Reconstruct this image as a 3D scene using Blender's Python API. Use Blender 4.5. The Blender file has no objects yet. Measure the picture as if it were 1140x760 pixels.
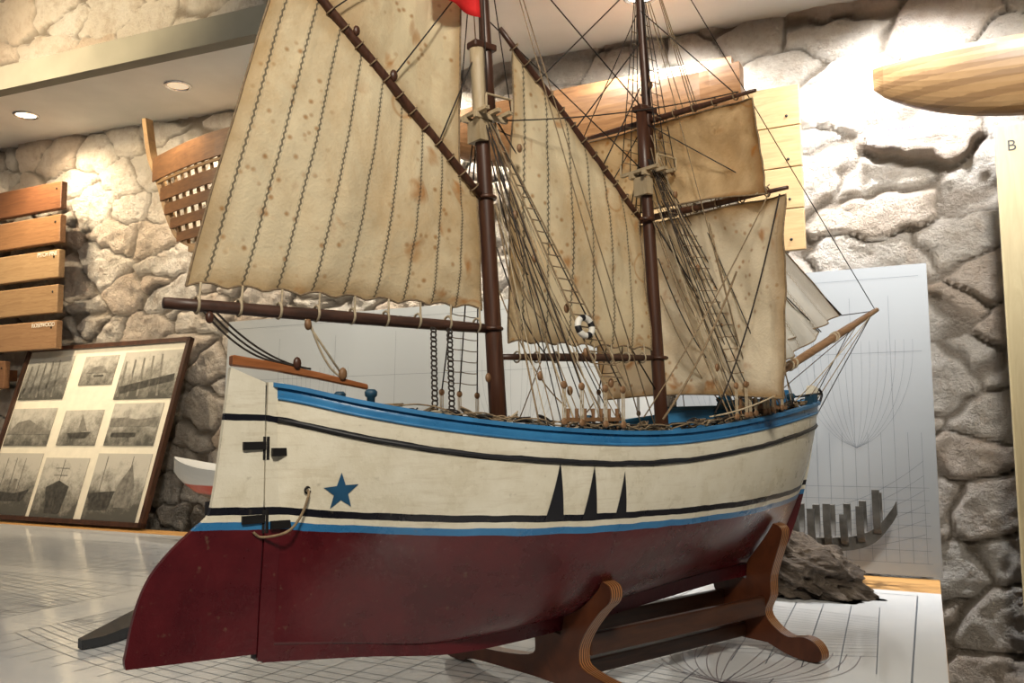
import bpy, bmesh, math, random
from mathutils import Vector, Matrix, noise
random.seed(7)
sc=bpy.context.scene
col=sc.collection
try:
    sc.view_settings.view_transform='Standard'
    sc.view_settings.look='None'
except Exception: pass

# ------------------------------------------------------------------ helpers
def interp(tab,x):
    if x<=tab[0][0]: return tab[0][1]
    for (a,b),(c,d) in zip(tab,tab[1:]):
        if x<=c:
            t=(x-a)/(c-a); return b+(d-b)*t
    return tab[-1][1]
def sinterp(tab,x):
    n=len(tab)
    if x<=tab[0][0]: return tab[0][1]
    if x>=tab[-1][0]: return tab[-1][1]
    for i in range(n-1):
        if x<=tab[i+1][0]:
            x0,y0=tab[max(i-1,0)];x1,y1=tab[i];x2,y2=tab[i+1];x3,y3=tab[min(i+2,n-1)]
            t=(x-x1)/(x2-x1)
            m1=(y2-y0)/max(x2-x0,1e-6)*(x2-x1); m2=(y3-y1)/max(x3-x1,1e-6)*(x2-x1)
            return (2*t**3-3*t*t+1)*y1+(t**3-2*t*t+t)*m1+(-2*t**3+3*t*t)*y2+(t**3-t*t)*m2
def link(o,parent=None):
    col.objects.link(o)
    if parent is not None: o.parent=parent
    return o
def thing(name,label,cat,loc=(0,0,0),rz=0.0,group=None):
    o=bpy.data.objects.new(name,None); o.empty_display_size=.1
    o.location=loc; o.rotation_euler=(0,0,rz); link(o)
    o["label"]=label; o["category"]=cat
    if group: o["group"]=group
    return o
def tag(o,label,cat,group=None):
    o["label"]=label; o["category"]=cat
    if group: o["group"]=group
    return o
def mk(name,verts,faces,mats,parent=None,smooth=False,midx=None,label=None):
    me=bpy.data.meshes.new(name); me.from_pydata([tuple(v) for v in verts],[],faces)
    if not isinstance(mats,(list,tuple)): mats=[mats]
    for m in mats: me.materials.append(m)
    if midx:
        for p,i in zip(me.polygons,midx): p.material_index=i
    bm=bmesh.new(); bm.from_mesh(me); bmesh.ops.recalc_face_normals(bm,faces=bm.faces); bm.to_mesh(me); bm.free()
    if smooth:
        for p in me.polygons: p.use_smooth=True
    me.update()
    o=bpy.data.objects.new(name,me); link(o,parent)
    if label: o["label"]=label
    return o
class Geo:
    def __init__(s): s.v=[];s.f=[];s.m=[]
    def add(s,v,f,m=0):
        b=len(s.v); s.v+= [Vector(p) for p in v]; s.f+=[[i+b for i in q] for q in f]; s.m+=[m]*len(f)
    def obj(s,name,mats,parent=None,smooth=False,label=None):
        return mk(name,s.v,s.f,mats,parent,smooth,s.m,label)
def box_g(c,sz,M=None):
    x,y,z=[k/2 for k in sz]; c=Vector(c)
    v=[Vector((sx*x,sy*y,szz*z)) for sx in(-1,1) for sy in(-1,1) for szz in(-1,1)]
    if M: v=[M@p for p in v]
    v=[p+c for p in v]
    f=[(0,1,3,2),(4,6,7,5),(0,4,5,1),(2,3,7,6),(0,2,6,4),(1,5,7,3)]
    return v,f
def box(name,c,sz,mat,parent=None,M=None,bev=0.0,label=None):
    v,f=box_g(c,sz,M); o=mk(name,v,f,mat,parent,label=label)
    if bev>0:
        m=o.modifiers.new("bevel",'BEVEL'); m.width=bev; m.segments=2
    return o
def tube_g(pts,r,n=8,caps=True):
    pts=[Vector(p) for p in pts]; N=len(pts)
    rs=r if isinstance(r,(list,tuple)) else [r]*N
    v=[];f=[]
    t0=(pts[1]-pts[0]).normalized()
    up=Vector((0,0,1)) if abs(t0.z)<.9 else Vector((1,0,0))
    a=t0.cross(up).normalized()
    for i,p in enumerate(pts):
        t=(pts[min(i+1,N-1)]-pts[max(i-1,0)])
        if t.length<1e-9: t=t0
        t=t.normalized()
        a=(a-t*a.dot(t))
        if a.length<1e-6: a=t.orthogonal()
        a.normalize()
        b=t.cross(a)
        for k in range(n):
            an=2*math.pi*k/n
            v.append(p+(a*math.cos(an)+b*math.sin(an))*rs[i])
    for i in range(N-1):
        for k in range(n):
            k2=(k+1)%n
            f.append((i*n+k,i*n+k2,(i+1)*n+k2,(i+1)*n+k))
    if caps:
        f.append(tuple(range(n-1,-1,-1))); f.append(tuple((N-1)*n+k for k in range(n)))
    return v,f
def tube(name,pts,r,mat,parent=None,n=8,label=None):
    v,f=tube_g(pts,r,n); return mk(name,v,f,mat,parent,True,label=label)
def sag(a,b,s=0.0,n=8):
    a=Vector(a);b=Vector(b)
    return [a.lerp(b,i/n)+Vector((0,0,-s*4*(i/n)*(1-i/n))) for i in range(n+1)]
def sphere_g(c,r,nu=10,nv=6,sc3=(1,1,1),M=None):
    v=[];f=[]
    for j in range(nv+1):
        ph=math.pi*j/nv
        for i in range(nu):
            th=2*math.pi*i/nu
            p=Vector((math.sin(ph)*math.cos(th)*r*sc3[0],math.sin(ph)*math.sin(th)*r*sc3[1],math.cos(ph)*r*sc3[2]))
            if M: p=M@p
            v.append(p+Vector(c))
    for j in range(nv):
        for i in range(nu):
            i2=(i+1)%nu; f.append((j*nu+i,j*nu+i2,(j+1)*nu+i2,(j+1)*nu+i))
    return v,f
def torus_g(c,R,r,M=None,nu=20,nv=8):
    v=[];f=[]
    for i in range(nu):
        a=2*math.pi*i/nu
        for j in range(nv):
            b=2*math.pi*j/nv
            p=Vector(((R+r*math.cos(b))*math.cos(a),(R+r*math.cos(b))*math.sin(a),r*math.sin(b)))
            if M: p=M@p
            v.append(p+Vector(c))
    for i in range(nu):
        for j in range(nv):
            f.append((i*nv+j,((i+1)%nu)*nv+j,((i+1)%nu)*nv+(j+1)%nv,i*nv+(j+1)%nv))
    return v,f
def ring(name,c,R,r,M,mat,parent,nu=14,nv=6):
    v,f=torus_g(c,R,r,M,nu,nv); return mk(name,v,f,mat,parent,True)
def prism_g(poly,fn,t0,t1):
    n=len(poly)
    v=[fn(p[0],p[1],t0) for p in poly]+[fn(p[0],p[1],t1) for p in poly]
    f=[tuple(range(n)),tuple(range(2*n-1,n-1,-1))]
    for i in range(n):
        j=(i+1)%n; f.append((i,i+n,j+n,j))
    return v,f
YZ=lambda a,b,t:Vector((t,a,b))
RX90=Matrix.Rotation(math.pi/2,3,'X'); RY90=Matrix.Rotation(math.pi/2,3,'Y')
def smooth_line(pts,n=6):
    out=[];N=len(pts);D=len(pts[0])
    for i in range(N-1):
        p0=pts[max(i-1,0)];p1=pts[i];p2=pts[i+1];p3=pts[min(i+2,N-1)]
        for j in range(n):
            t=j/n
            out.append(tuple(.5*((2*p1[k])+(-p0[k]+p2[k])*t+(2*p0[k]-5*p1[k]+4*p2[k]-p3[k])*t*t+(-p0[k]+3*p1[k]-3*p2[k]+p3[k])*t**3) for k in range(D)))
    out.append(tuple(pts[-1])); return out
def strips_g(lines,w,fn):
    v=[];f=[]
    for L in lines:
        L=[Vector((p[0],p[1])) for p in L]
        for a,b in zip(L,L[1:]):
            d=b-a
            if d.length<1e-6: continue
            n=Vector((-d.y,d.x)).normalized()*w/2
            e=d.normalized()*w*.3
            k=len(v)
            for p in (a-n-e,a+n-e,b+n+e,b-n+e): v.append(fn(p.x,p.y))
            f.append((k,k+1,k+2,k+3))
    return v,f

# ------------------------------------------------------------------ materials
class NT:
    def __init__(s,name):
        s.m=bpy.data.materials.new(name); s.m.use_nodes=True
        s.t=s.m.node_tree; s.n=s.t.nodes; s.b=s.n["Principled BSDF"]; s.out=s.n["Material Output"]
        s.tc=None
    def new(s,t,**kw):
        n=s.n.new(t)
        for k,v in kw.items(): setattr(n,k,v)
        return n
    def set(s,sock,val):
        if isinstance(val,bpy.types.NodeSocket): s.t.links.new(val,sock)
        else:
            if isinstance(val,(tuple,list)) and len(val)==3 and sock.type=='RGBA': val=(*val,1)
            sock.default_value=val
    def coord(s,kind='Object',scale=(1,1,1)):
        if s.tc is None: s.tc=s.new('ShaderNodeTexCoord')
        mp=s.new('ShaderNodeMapping'); s.t.links.new(s.tc.outputs[kind],mp.inputs[0]); mp.inputs['Scale'].default_value=scale
        return mp.outputs[0]
    def noise(s,vec,scale=5,detail=4,rough=.5,dist=0):
        n=s.new('ShaderNodeTexNoise'); s.t.links.new(vec,n.inputs['Vector'])
        n.inputs['Scale'].default_value=scale; n.inputs['Detail'].default_value=detail; n.inputs['Roughness'].default_value=rough; n.inputs['Distortion'].default_value=dist
        return n.outputs[0]
    def vor(s,vec,scale=5,feature='F1',out=0):
        n=s.new('ShaderNodeTexVoronoi',feature=feature); s.t.links.new(vec,n.inputs['Vector']); n.inputs['Scale'].default_value=scale
        return n.outputs[out]
    def ramp(s,fac,stops):
        r=s.new('ShaderNodeValToRGB'); s.t.links.new(fac,r.inputs[0]); e=r.color_ramp.elements
        while len(e)<len(stops): e.new(.5)
        for el,(p,c) in zip(e,stops):
            el.position=p
            if not isinstance(c,(tuple,list)): c=(c,c,c)
            el.color=(*c,1)
        return r.outputs[0]
    def mix(s,fac,a,b,mode='MIX'):
        m=s.new('ShaderNodeMix',data_type='RGBA',blend_type=mode)
        s.set(m.inputs[0],fac); s.set(m.inputs[6],a); s.set(m.inputs[7],b)
        return m.outputs[2]
    def math(s,op,a,b=0.0,c=0.0):
        m=s.new('ShaderNodeMath',operation=op); s.set(m.inputs[0],a); s.set(m.inputs[1],b)
        if op in('MULTIPLY_ADD','COMPARE','WRAP','PINGPONG'): s.set(m.inputs[2],c)
        return m.outputs[0]
    def attr(s,name):
        a=s.new('ShaderNodeAttribute',attribute_name=name); return a.outputs['Fac']
    def sep(s,vec):
        x=s.new('ShaderNodeSeparateXYZ'); s.t.links.new(vec,x.inputs[0]); return x.outputs
    def bump(s,h,strength=.3,dist=.01):
        b=s.new('ShaderNodeBump'); s.t.links.new(h,b.inputs['Height']); b.inputs['Strength'].default_value=strength; b.inputs['Distance'].default_value=dist
        s.t.links.new(b.outputs[0],s.b.inputs['Normal'])
    def fin(s,color,rough=.6,metal=0,spec=None):
        s.set(s.b.inputs['Base Color'],color); s.set(s.b.inputs['Roughness'],rough); s.b.inputs['Metallic'].default_value=metal
        if spec is not None: s.b.inputs['Specular IOR Level'].default_value=spec
        return s.m
def simple(name,c,rough=.6,metal=0,var=.25,scale=30,bump=.15):
    k=NT(name); v=k.coord(); n=k.noise(v,scale,4)
    cc=k.mix(k.ramp(n,[(.3,0),(.7,1)]),tuple(x*(1-var) for x in c),tuple(min(1,x*(1+var)) for x in c))
    if bump: k.bump(n,bump,.002)
    return k.fin(cc,rough,metal)
def wood(name,c1,c2,rough=.45,scale=(2,20,20),ring=3,bump=.1,spec=None):
    k=NT(name); v=k.coord('Object',scale); n=k.noise(v,ring,5,.6,1.2)
    cc=k.mix(k.ramp(n,[(.3,0),(.7,1)]),c1,c2); k.bump(n,bump,.002)
    return k.fin(cc,rough,0,spec)
def emis(name,c,s):
    k=NT(name); k.b.inputs['Emission Color'].default_value=(*c,1); k.b.inputs['Emission Strength'].default_value=s
    return k.fin(c,.5)

def paint(name,top=True):
    k=NT(name)
    a1=k.attr('below_sheer'); a2=k.attr('above_water'); v=k.coord()
    wob=k.math('MULTIPLY',k.math('SUBTRACT',k.noise(v,22,3),.5),.0045)
    a1=k.math('ADD',a1,wob); a2=k.math('ADD',a2,wob)
    nz=k.noise(v,14,6,.65); fine=k.noise(v,120,3)
    st=k.noise(k.coord('Object',(3,3,30)),6,5,.7); st2=k.noise(k.coord('Object',(9,9,4)),5,6,.75)
    cream=k.mix(k.ramp(nz,[(.3,0),(.75,1)]),(.66,.60,.46),(.84,.80,.68))
    cream=k.mix(k.ramp(st,[(.52,0),(.8,.5)]),cream,(.48,.39,.26))
    cream=k.mix(k.ramp(st2,[(.56,0),(.75,.35)]),cream,(.50,.43,.30))
    red=k.mix(k.ramp(nz,[(.35,0),(.7,1)]),(.052,.003,.006),(.100,.006,.010))
    blue=k.mix(k.ramp(nz,[(.35,0),(.7,1)]),(.022,.14,.33),(.040,.21,.44))
    blk=(.005,.005,.010)
    c=cream
    c=k.mix(k.math('COMPARE',a2,.0200,.0042),c,blk)
    c=k.mix(k.math('LESS_THAN',a2,.0086),c,blue)
    c=k.mix(k.math('LESS_THAN',a2,.0),c,red)
    c=k.mix(k.math('COMPARE',a1,.0395,.0036),c,blk)
    if top: c=k.mix(k.math('LESS_THAN',a1,.0150),c,blue)
    c=k.mix(k.ramp(fine,[(.66,0),(.8,.35)]),c,(.2,.16,.1))
    k.bump(k.noise(v,60,5,.7),.25,.003)
    return k.fin(c,k.math('MULTIPLY_ADD',nz,.3,.14),0,.5)
m_hull=paint('hull_paint'); m_rud=paint('rudder_paint',False)
m_blue=simple('blue_paint',(.032,.175,.38),.45)
m_dkblue=simple('dark_blue_paint',(.012,.055,.10),.5)
m_black=simple('black_paint',(.008,.008,.012),.5)
m_star=simple('star_paint',(.010,.065,.14),.5)
m_iron=simple('dark_iron',(.02,.018,.018),.5,.6)
m_mast=wood('mast_wood',(.036,.013,.008),(.095,.037,.019),.4,(30,30,3))
m_spar=wood('spar_wood',(.032,.015,.010),(.088,.040,.026),.45,(6,30,30))
m_ltwood=wood('pale_mast_wood',(.35,.26,.15),(.52,.42,.28),.5,(20,20,4))
m_tiller=wood('tiller_wood',(.22,.07,.02),(.36,.13,.045),.35,(4,30,30))
m_rope=simple('hemp_rope',(.22,.155,.09),.9,0,.3,200)
m_ropel=simple('pale_rope',(.42,.34,.23),.9,0,.2,200)
m_roped=simple('tarred_rope',(.028,.020,.016),.85,0,.3,200)
m_block=wood('block_wood',(.14,.07,.03),(.28,.15,.07),.5,(20,20,20))
m_deck=wood('deck_wood',(.22,.15,.08),(.34,.24,.14),.6,(3,40,10))
m_white=simple('white_paint',(.75,.73,.68),.5,0,.08)
m_red=simple('red_flag_cloth',(.75,.015,.015),.8,0,.15)
k=NT('cradle_wood'); ob=k.coord(); xs=k.sep(ob)[0]
n=k.noise(k.coord('Object',(14,5,5)),3,5,.6,1.2)
base=k.mix(k.ramp(n,[(.3,0),(.7,1)]),(.050,.014,.006),(.105,.030,.011))
lam=k.math('GREATER_THAN',k.math('SINE',k.math('MULTIPLY',xs,1500.0)),.1)
ins=k.math('LESS_THAN',k.math('ABSOLUTE',xs),.0102)
c=k.mix(k.math('MULTIPLY',lam,ins),base,(.36,.165,.06))
m_stand=k.fin(c,.28)
m_rail=wood('cradle_rail_wood',(.030,.010,.005),(.07,.024,.009),.35,(3,20,20))

def canvas(name,base,stain,panels,seam=(.10,.085,.065),stainpos=(.5,.75),seamw=.032,spots=True,edge=.6,trans=.35,stainamt=.75,tint=(1,.87,.65)):
    k=NT(name)
    uvn=k.new('ShaderNodeUVMap'); uv=uvn.outputs[0]
    s=k.sep(uv); ob=k.coord()
    u,v=s[0],s[1]
    n1=k.noise(ob,7,6,.62); n2=k.noise(ob,28,5,.6)
    c=k.mix(k.ramp(n1,[(.3,0),(.72,1)]),tuple(x*.82 for x in base),tuple(min(1,x*1.06) for x in base))
    c=k.mix(k.ramp(k.noise(ob,4.2,7,.7,.8),[(stainpos[0],0),(stainpos[1],stainamt)]),c,stain)
    ed=k.math('MINIMUM',k.math('MINIMUM',u,k.math('SUBTRACT',1.0,u)),k.math('MINIMUM',v,k.math('SUBTRACT',1.0,v)))
    ed=k.math('ADD',ed,k.math('MULTIPLY',k.math('SUBTRACT',n1,.5),.14))
    c=k.mix(k.ramp(ed,[(0,edge),(.09,0)]),c,tuple(x*.75 for x in stain))
    if spots:
        wv=k.mix(.06,ob,k.new('ShaderNodeTexNoise').outputs[1])
        vv=k.vor(wv,20)
        msk=k.ramp(k.noise(ob,9,2),[(.45,0),(.53,1)])
        sp=k.ramp(vv,[(.08,1),(.28,0)])
        c=k.mix(k.math('MULTIPLY',k.math('MULTIPLY',sp,msk),.75),c,(.50,.20,.04))
        vv=k.vor(ob,60); sp=k.ramp(vv,[(.08,1),(.26,0)])
        msk=k.ramp(k.noise(ob,6,2),[(.44,0),(.54,1)])
        c=k.mix(k.math('MULTIPLY',k.math('MULTIPLY',sp,msk),.75),c,(.42,.19,.05))
        vv=k.vor(ob,7.5); sp=k.ramp(k.math('ABSOLUTE',k.math('SUBTRACT',vv,.17)),[(0,1),(.022,0)])
        c=k.mix(k.math('MULTIPLY',sp,.6),c,(.52,.24,.07))
    if panels:
        zig=k.math('PINGPONG',k.math('MULTIPLY',v,45.0),.5)
        zz=k.math('MULTIPLY',k.math('SUBTRACT',zig,.25),.09)
        f=k.math('FRACT',k.math('ADD',k.math('MULTIPLY',u,float(panels)),zz))
        d=k.math('ABSOLUTE',k.math('SUBTRACT',f,.5))
        ln=k.math('LESS_THAN',d,seamw)
        f0=k.math('FRACT',k.math('MULTIPLY',u,float(panels))); d0=k.math('ABSOLUTE',k.math('SUBTRACT',k.math('ABSOLUTE',k.math('SUBTRACT',f0,.5)),.07))
        l2=k.math('LESS_THAN',d0,.010)
        c=k.mix(k.math('MULTIPLY',l2,.45),c,tuple(x*.45 for x in base))
        c=k.mix(k.math('MULTIPLY',ln,.82),c,seam)
    weave=k.noise(k.coord('Object',(1,1,1)),300,2)
    k.bump(k.math('ADD',k.math('MULTIPLY',weave,.3),n2),.45,.007)
    k.fin(c,.9,0,.1)
    tr=k.new('ShaderNodeBsdfTranslucent'); k.set(tr.inputs[0],k.mix(1.0,c,tint,'MULTIPLY'))
    mx=k.new('ShaderNodeMixShader'); mx.inputs[0].default_value=trans
    k.t.links.new(k.b.outputs[0],mx.inputs[1]); k.t.links.new(tr.outputs[0],mx.inputs[2]); k.t.links.new(mx.outputs[0],k.out.inputs[0])
    return k.m
m_s1=canvas('spanker_canvas',(.90,.78,.55),(.60,.37,.15),9.5,stainpos=(.47,.74),trans=.34)
m_s2=canvas('mainsail_canvas',(.90,.78,.55),(.60,.37,.15),6.5,stainpos=(.48,.74),trans=.34)
m_s3=canvas('topsail_canvas',(.90,.78,.54),(.56,.32,.13),0,stainpos=(.46,.72),trans=.40)
m_s4=canvas('square_topsail_canvas',(.88,.70,.44),(.46,.23,.08),0,stainpos=(.42,.74),edge=.95,trans=.50)
m_s5=canvas('course_canvas',(.94,.84,.66),(.56,.35,.16),0,stainpos=(.5,.78),edge=.95,trans=.42)
m_s6=canvas('jib_canvas',(.97,.95,.90),(.72,.63,.48),6,seam=(.5,.44,.34),spots=False,seamw=.02,edge=.2,trans=.45,stainamt=.3,tint=(1,.97,.9))

# ------------------------------------------------------------------ ship hull definition
SHEER=[(-.06,.430),(0,.426),(.08,.405),(.154,.390),(.24,.378),(.34,.369),(.46,.364),(.57,.367),(.73,.382),(.87,.398),(1.0,.409),(1.08,.416)]
WL=[(-.16,.272),(0,.264),(.10,.254),(.18,.248),(.30,.242),(.43,.238),(.6,.236),(.83,.239),(1.05,.246)]
KZ=[(0,.138),(.12,.122),(.23,.106),(.33,.103),(.45,.108),(.6,.120),(.75,.131),(.9,.138),(1.0,.140)]
SF=[(.08,.86),(.125,.90),(.15,.938),(.18,.965),(.24,1.004),(.32,1.038),(.41,1.064),(.46,1.078)]
zs=lambda s:sinterp(SHEER,s)
zw=lambda s:sinterp(WL,s)
zk=lambda s:sinterp(KZ,s)
sf=lambda z:sinterp(SF,z)
def Bdeck(q):
    return .150*max(0,1-abs((q-.5)/.5)**(2.6 if q<.5 else 2.9))**.8
def Fsec(v,q):
    v=max(0,min(1,v))
    e=lambda x:x*x*(3-2*x)
    ws=1-e(min(1,q/.42)); wb=1-e(min(1,(1-q)/.38))
    k=2.7*(1-ws-wb)+1.5*ws+2.4*wb
    g=.72*(1-ws-wb)+1.45*ws+.98*wb
    return (1-(1-v)**k)**g
def yth(v,q):
    v=max(0,min(1,v))
    return .0079*(1-v)**4*min(1,(1-q)*30)
def hy(s,z):
    q=max(0,min(1,s/sf(z)))
    a=zk(q); b=zs(q*1.066); v=(z-a)/(b-a)
    return Bdeck(q)*Fsec(v,q)+yth(v,q)
def hull_pt(q,v):
    a=zk(q); b=zs(q*1.066); z=a+v*(b-a)
    return q*sf(z),Bdeck(q)*Fsec(v,q)+yth(v,q),z
def paint_attr(o):
    me=o.data
    A=me.attributes.new('below_sheer','FLOAT','POINT'); B=me.attributes.new('above_water','FLOAT','POINT')
    for i,vt in enumerate(me.vertices):
        s,z=vt.co.x,vt.co.z
        A.data[i].value=zs(s)-z; B.data[i].value=z-zw(s)

TH=math.radians(38)
ship=thing('model_ship','white blue and maroon wooden model sailing ship with stained sails','model ship',(-.277,1.0,.9),TH)
NQ,NV=96,36
V=[];F=[]
qs=[ (lambda t:t*.7+.3*(.5-.5*math.cos(math.pi*t)))(i/NQ) for i in range(NQ+1)]
for side in (-1,1):
    base=len(V)
    for q in qs:
        for j in range(NV+1):
            s,y,z=hull_pt(q,(j/NV)**1.25)
            V.append((s,side*y,z))
    for i in range(NQ):
        for j in range(NV):
            a=base+i*(NV+1)+j
            F.append((a,a+NV+1,a+NV+2,a+1) if side<0 else (a,a+1,a+NV+2,a+NV+1))
hull=mk('hull',V,F,m_hull,ship,True)
bm=bmesh.new(); bm.from_mesh(hull.data); bmesh.ops.remove_doubles(bm,verts=bm.verts,dist=.00005); bmesh.ops.recalc_face_normals(bm,faces=bm.faces)
bm.to_mesh(hull.data); bm.free()
paint_attr(hull)
sm=hull.modifiers.new('thick','SOLIDIFY'); sm.thickness=.005; sm.offset=-1
def ribbon(path,th,w,name,mat):
    V=[];F=[]
    P=[Vector((p[0],0,p[1])) for p in path];N=len(P)
    for i,p in enumerate(P):
        t=(P[min(i+1,N-1)]-P[max(i-1,0)]).normalized(); n=Vector((t.z,0,-t.x))
        for a,b in((-1,-1),(1,-1),(1,1),(-1,1)):
            V.append(p+n*a*w/2+Vector((0,b*th/2,0)))
    for i in range(N-1):
        for k in range(4):
            F.append((i*4+k,i*4+(k+1)%4,(i+1)*4+(k+1)%4,(i+1)*4+k))
    F.append((0,1,2,3));F.append(((N-1)*4+3,(N-1)*4+2,(N-1)*4+1,(N-1)*4))
    o=mk(name,V,F,mat,ship); paint_attr(o); return o
dens=lambda L,n=8:smooth_line(L,n)
ribbon(dens([(.004,.428),(.002,.35),(.002,.26),(-.002,.18),(-.004,.122)]),.0158,.018,'sternpost',m_rud)
ribbon(dens([(-.006,.130),(.12,.115),(.23,.099),(.33,.096),(.45,.101),(.6,.113),(.75,.124),(.86,.128),(.915,.134),(.944,.154),(.968,.18),(1.006,.24),(1.040,.32),(1.066,.41),(1.076,.44)]),.015,.020,'keel',m_rud)
V=[];F=[]
for q in qs:
    s=q*1.055; z=zs(s)-.036; y=max(hy(min(s,sf(z)*.999),z)-.004,0)
    V+= [(s,-y,z),(s,0,z+.003),(s,y,z)]
for i in range(NQ):
    for k in range(2): F.append((i*3+k,i*3+k+1,i*3+k+4,i*3+k+3))
mk('deck',V,F,m_deck,ship)
def side_line(off,z_off,s0,s1,side,n=70):
    L=[]
    for i in range(n+1):
        q=s0+(s1-s0)*i/n; s=q*1.062; z=zs(s)+z_off; s=min(s,sf(z)*.9995)
        L.append((s,side*(hy(s,z)+off),z))
    return L
for side in(-1,1):
    L=side_line(-.002,.0,.004,.998,side)
    V=[];F=[]
    for i,p in enumerate(L):
        t=(Vector(L[min(i+1,len(L)-1)])-Vector(L[max(i-1,0)])).normalized(); n=Vector((t.y,-t.x,0)).normalized()*.0055
        for a,b in((-1,-.002),(1,-.002),(1,.003),(-1,.003)): V.append(Vector(p)+n*a+Vector((0,0,b)))
    for i in range(len(L)-1):
        for k in range(4): F.append((i*4+k,i*4+(k+1)%4,(i+1)*4+(k+1)%4,(i+1)*4+k))
    F+=[(0,1,2,3),tuple(len(V)-1-k for k in range(4))]
    mk('cap_rail',V,F,m_blue,ship,label='bright blue cap rail')
    tube('rubbing_strake',side_line(.0008,-.0395,.006,.992,side),.0030,m_black,ship,6)
    tube('sheer_moulding',side_line(.0004,-.0150,.006,.992,side),.0020,m_blue,ship,6)
def decal(name,tris,mat,lab):
    V=[];F=[]
    for poly in tris:
        n=8;A,B,C=[Vector(p) for p in poly];idx={}
        for i in range(n+1):
            for j in range(n+1-i):
                p=A+(B-A)*i/n+(C-A)*j/n; idx[i,j]=len(V)
                V.append((p.x,-(hy(p.x,p.y)+.0009),p.y))
        for i in range(n):
            for j in range(n-i):
                F.append((idx[i,j],idx[i+1,j],idx[i,j+1]))
                if j<n-i-1: F.append((idx[i+1,j],idx[i+1,j+1],idx[i,j+1]))
    return mk(name,V,F,mat,ship,True,label=lab)
cs,cz=.0685,.303
pts=[]
for i in range(10):
    r=.0225 if i%2==0 else .0092
    a=math.pi/2+i*math.pi/5+.08
    pts.append((cs+.80*r*math.cos(a),cz+r*math.sin(a)))
decal('star_emblem',[((cs,cz),pts[i],pts[(i+1)%10]) for i in range(10)],m_star,'dark teal five-pointed star painted on the hull')
for (c,w,h) in((.3145,.026,.072),(.3665,.023,.068),(.4175,.020,.060)):
    z0=zw(c)+.018
    decal('sail_emblem',[((c-w*.5,z0),(c+w*.5,z0),(c+w*.08,z0+h))],m_black,'narrow black triangular sail mark')
lead=[(.122,-.0142),(.18,-.0122),(.26,-.0085),(.34,-.0080),(.45,-.0080)]
trail=[(.128,-.148),(.138,-.150),(.145,-.149),(.19,-.141),(.223,-.128),(.248,-.108),(.269,-.085),(.281,-.070),(.295,-.065),(.345,-.058),(.40,-.052),(.446,-.047)]
V=[];F=[];n=60
for i in range(n+1):
    z=.130+(.444-.130)*i/n
    a=interp(lead,z);b=sinterp(trail,z)
    dz0=-.016*max(0,(z-.40)/.044)
    dzb=.006*max(0,1-(z-.130)/.05)
    for y in(-.0065,.0065):
        V+=[(a,y,z+dz0),(b,y*.6,z+dzb)]
for i in range(n):
    k=i*4
    F+=[(k,k+1,k+5,k+4),(k+2,k+6,k+7,k+3),(k,k+4,k+6,k+2),(k+1,k+3,k+7,k+5)]
F+=[(0,2,3,1),(n*4,n*4+1,n*4+3,n*4+2)]
o=mk('rudder',V,F,m_rud,ship); paint_attr(o)
tube('rudder_stock',[(-.0135,0,.125),(-.0115,0,.18),(-.0078,0,.26),(-.0072,0,.34),(-.0070,0,.425)],.0042,m_black,ship,8)
for z in(.357,.276):
    g=Geo()
    g.add(*box_g((-.020,-.0,z),(.026,.018,.009))); g.add(*box_g((.012,-.0,z-.0075),(.026,.026 if z<.3 else .030,.009)))
    g.add(*tube_g([(-.0045,0,z-.016),(-.0045,0,z+.010)],.0085,10))
    g.obj('rudder_hinge',m_iron,ship,label='black iron rudder hinge')
L=[(-.046,0,.452),(.0,0,.447),(.06,0,.437),(.125,0,.425)]
V=[];F=[]
for i,p in enumerate(L):
    w=.007-.0012*i; h=.006-.0009*i
    V+=[Vector(p)+Vector((0,a*w,b*h)) for a,b in((-1,-1),(1,-1),(1,1),(-1,1))]
for i in range(3):
    for k in range(4): F.append((i*4+k,i*4+(k+1)%4,(i+1)*4+(k+1)%4,(i+1)*4+k))
F+=[(0,1,2,3),(15,14,13,12)]
o=mk('tiller',V,F,m_tiller,ship,label='orange-brown wooden tiller'); md=o.modifiers.new('b','BEVEL'); md.width=.0015
y0=-(hy(.035,.307)+.001)
tube('rudder_rope',dens([(.036,y0,.306),(.034,y0-.006,.300),(.026,y0-.004,.278),(.010,y0-.004,.262),(-.010,-.010,.256),(-.02,-.008,.262)],6),.0015,m_rope,ship)
ring('rope_hole_ring',(.036,y0,.306),.0035,.0013,RX90,m_iron,ship)

# masts
miz=lambda z:.324+(z-.423)*(-.0602)
fore=lambda z:.652+(z-.392)*(-.0578)
def mast(name,fx,z0,z1,r0,r1,mat,dx=0.0,lab=None):
    return tube(name,[(fx(z)+dx,0,z) for z in [z0+(z1-z0)*i/6 for i in range(7)]],[r0+(r1-r0)*i/6 for i in range(7)],mat,ship,16,lab)
mast('mizzen_mast',miz,.345,.90,.0125,.0098,m_mast)
mast('mizzen_topmast',miz,.80,1.32,.0085,.0055,m_mast,.016)
mast('mizzen_mast_doubling',miz,.77,.90,.0105,.0105,m_ltwood,-.001,'pale bare wood mast section')
mast('fore_mast',fore,.335,.88,.0110,.0090,m_mast)
mast('fore_topmast',fore,.79,1.36,.0080,.0055,m_mast,.014)
for fx,z in((miz,.905),(fore,.885)):
    box('mast_cap',(fx(z)+.008,0,z),(.038,.022,.010),m_mast,ship,bev=.002)
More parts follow.
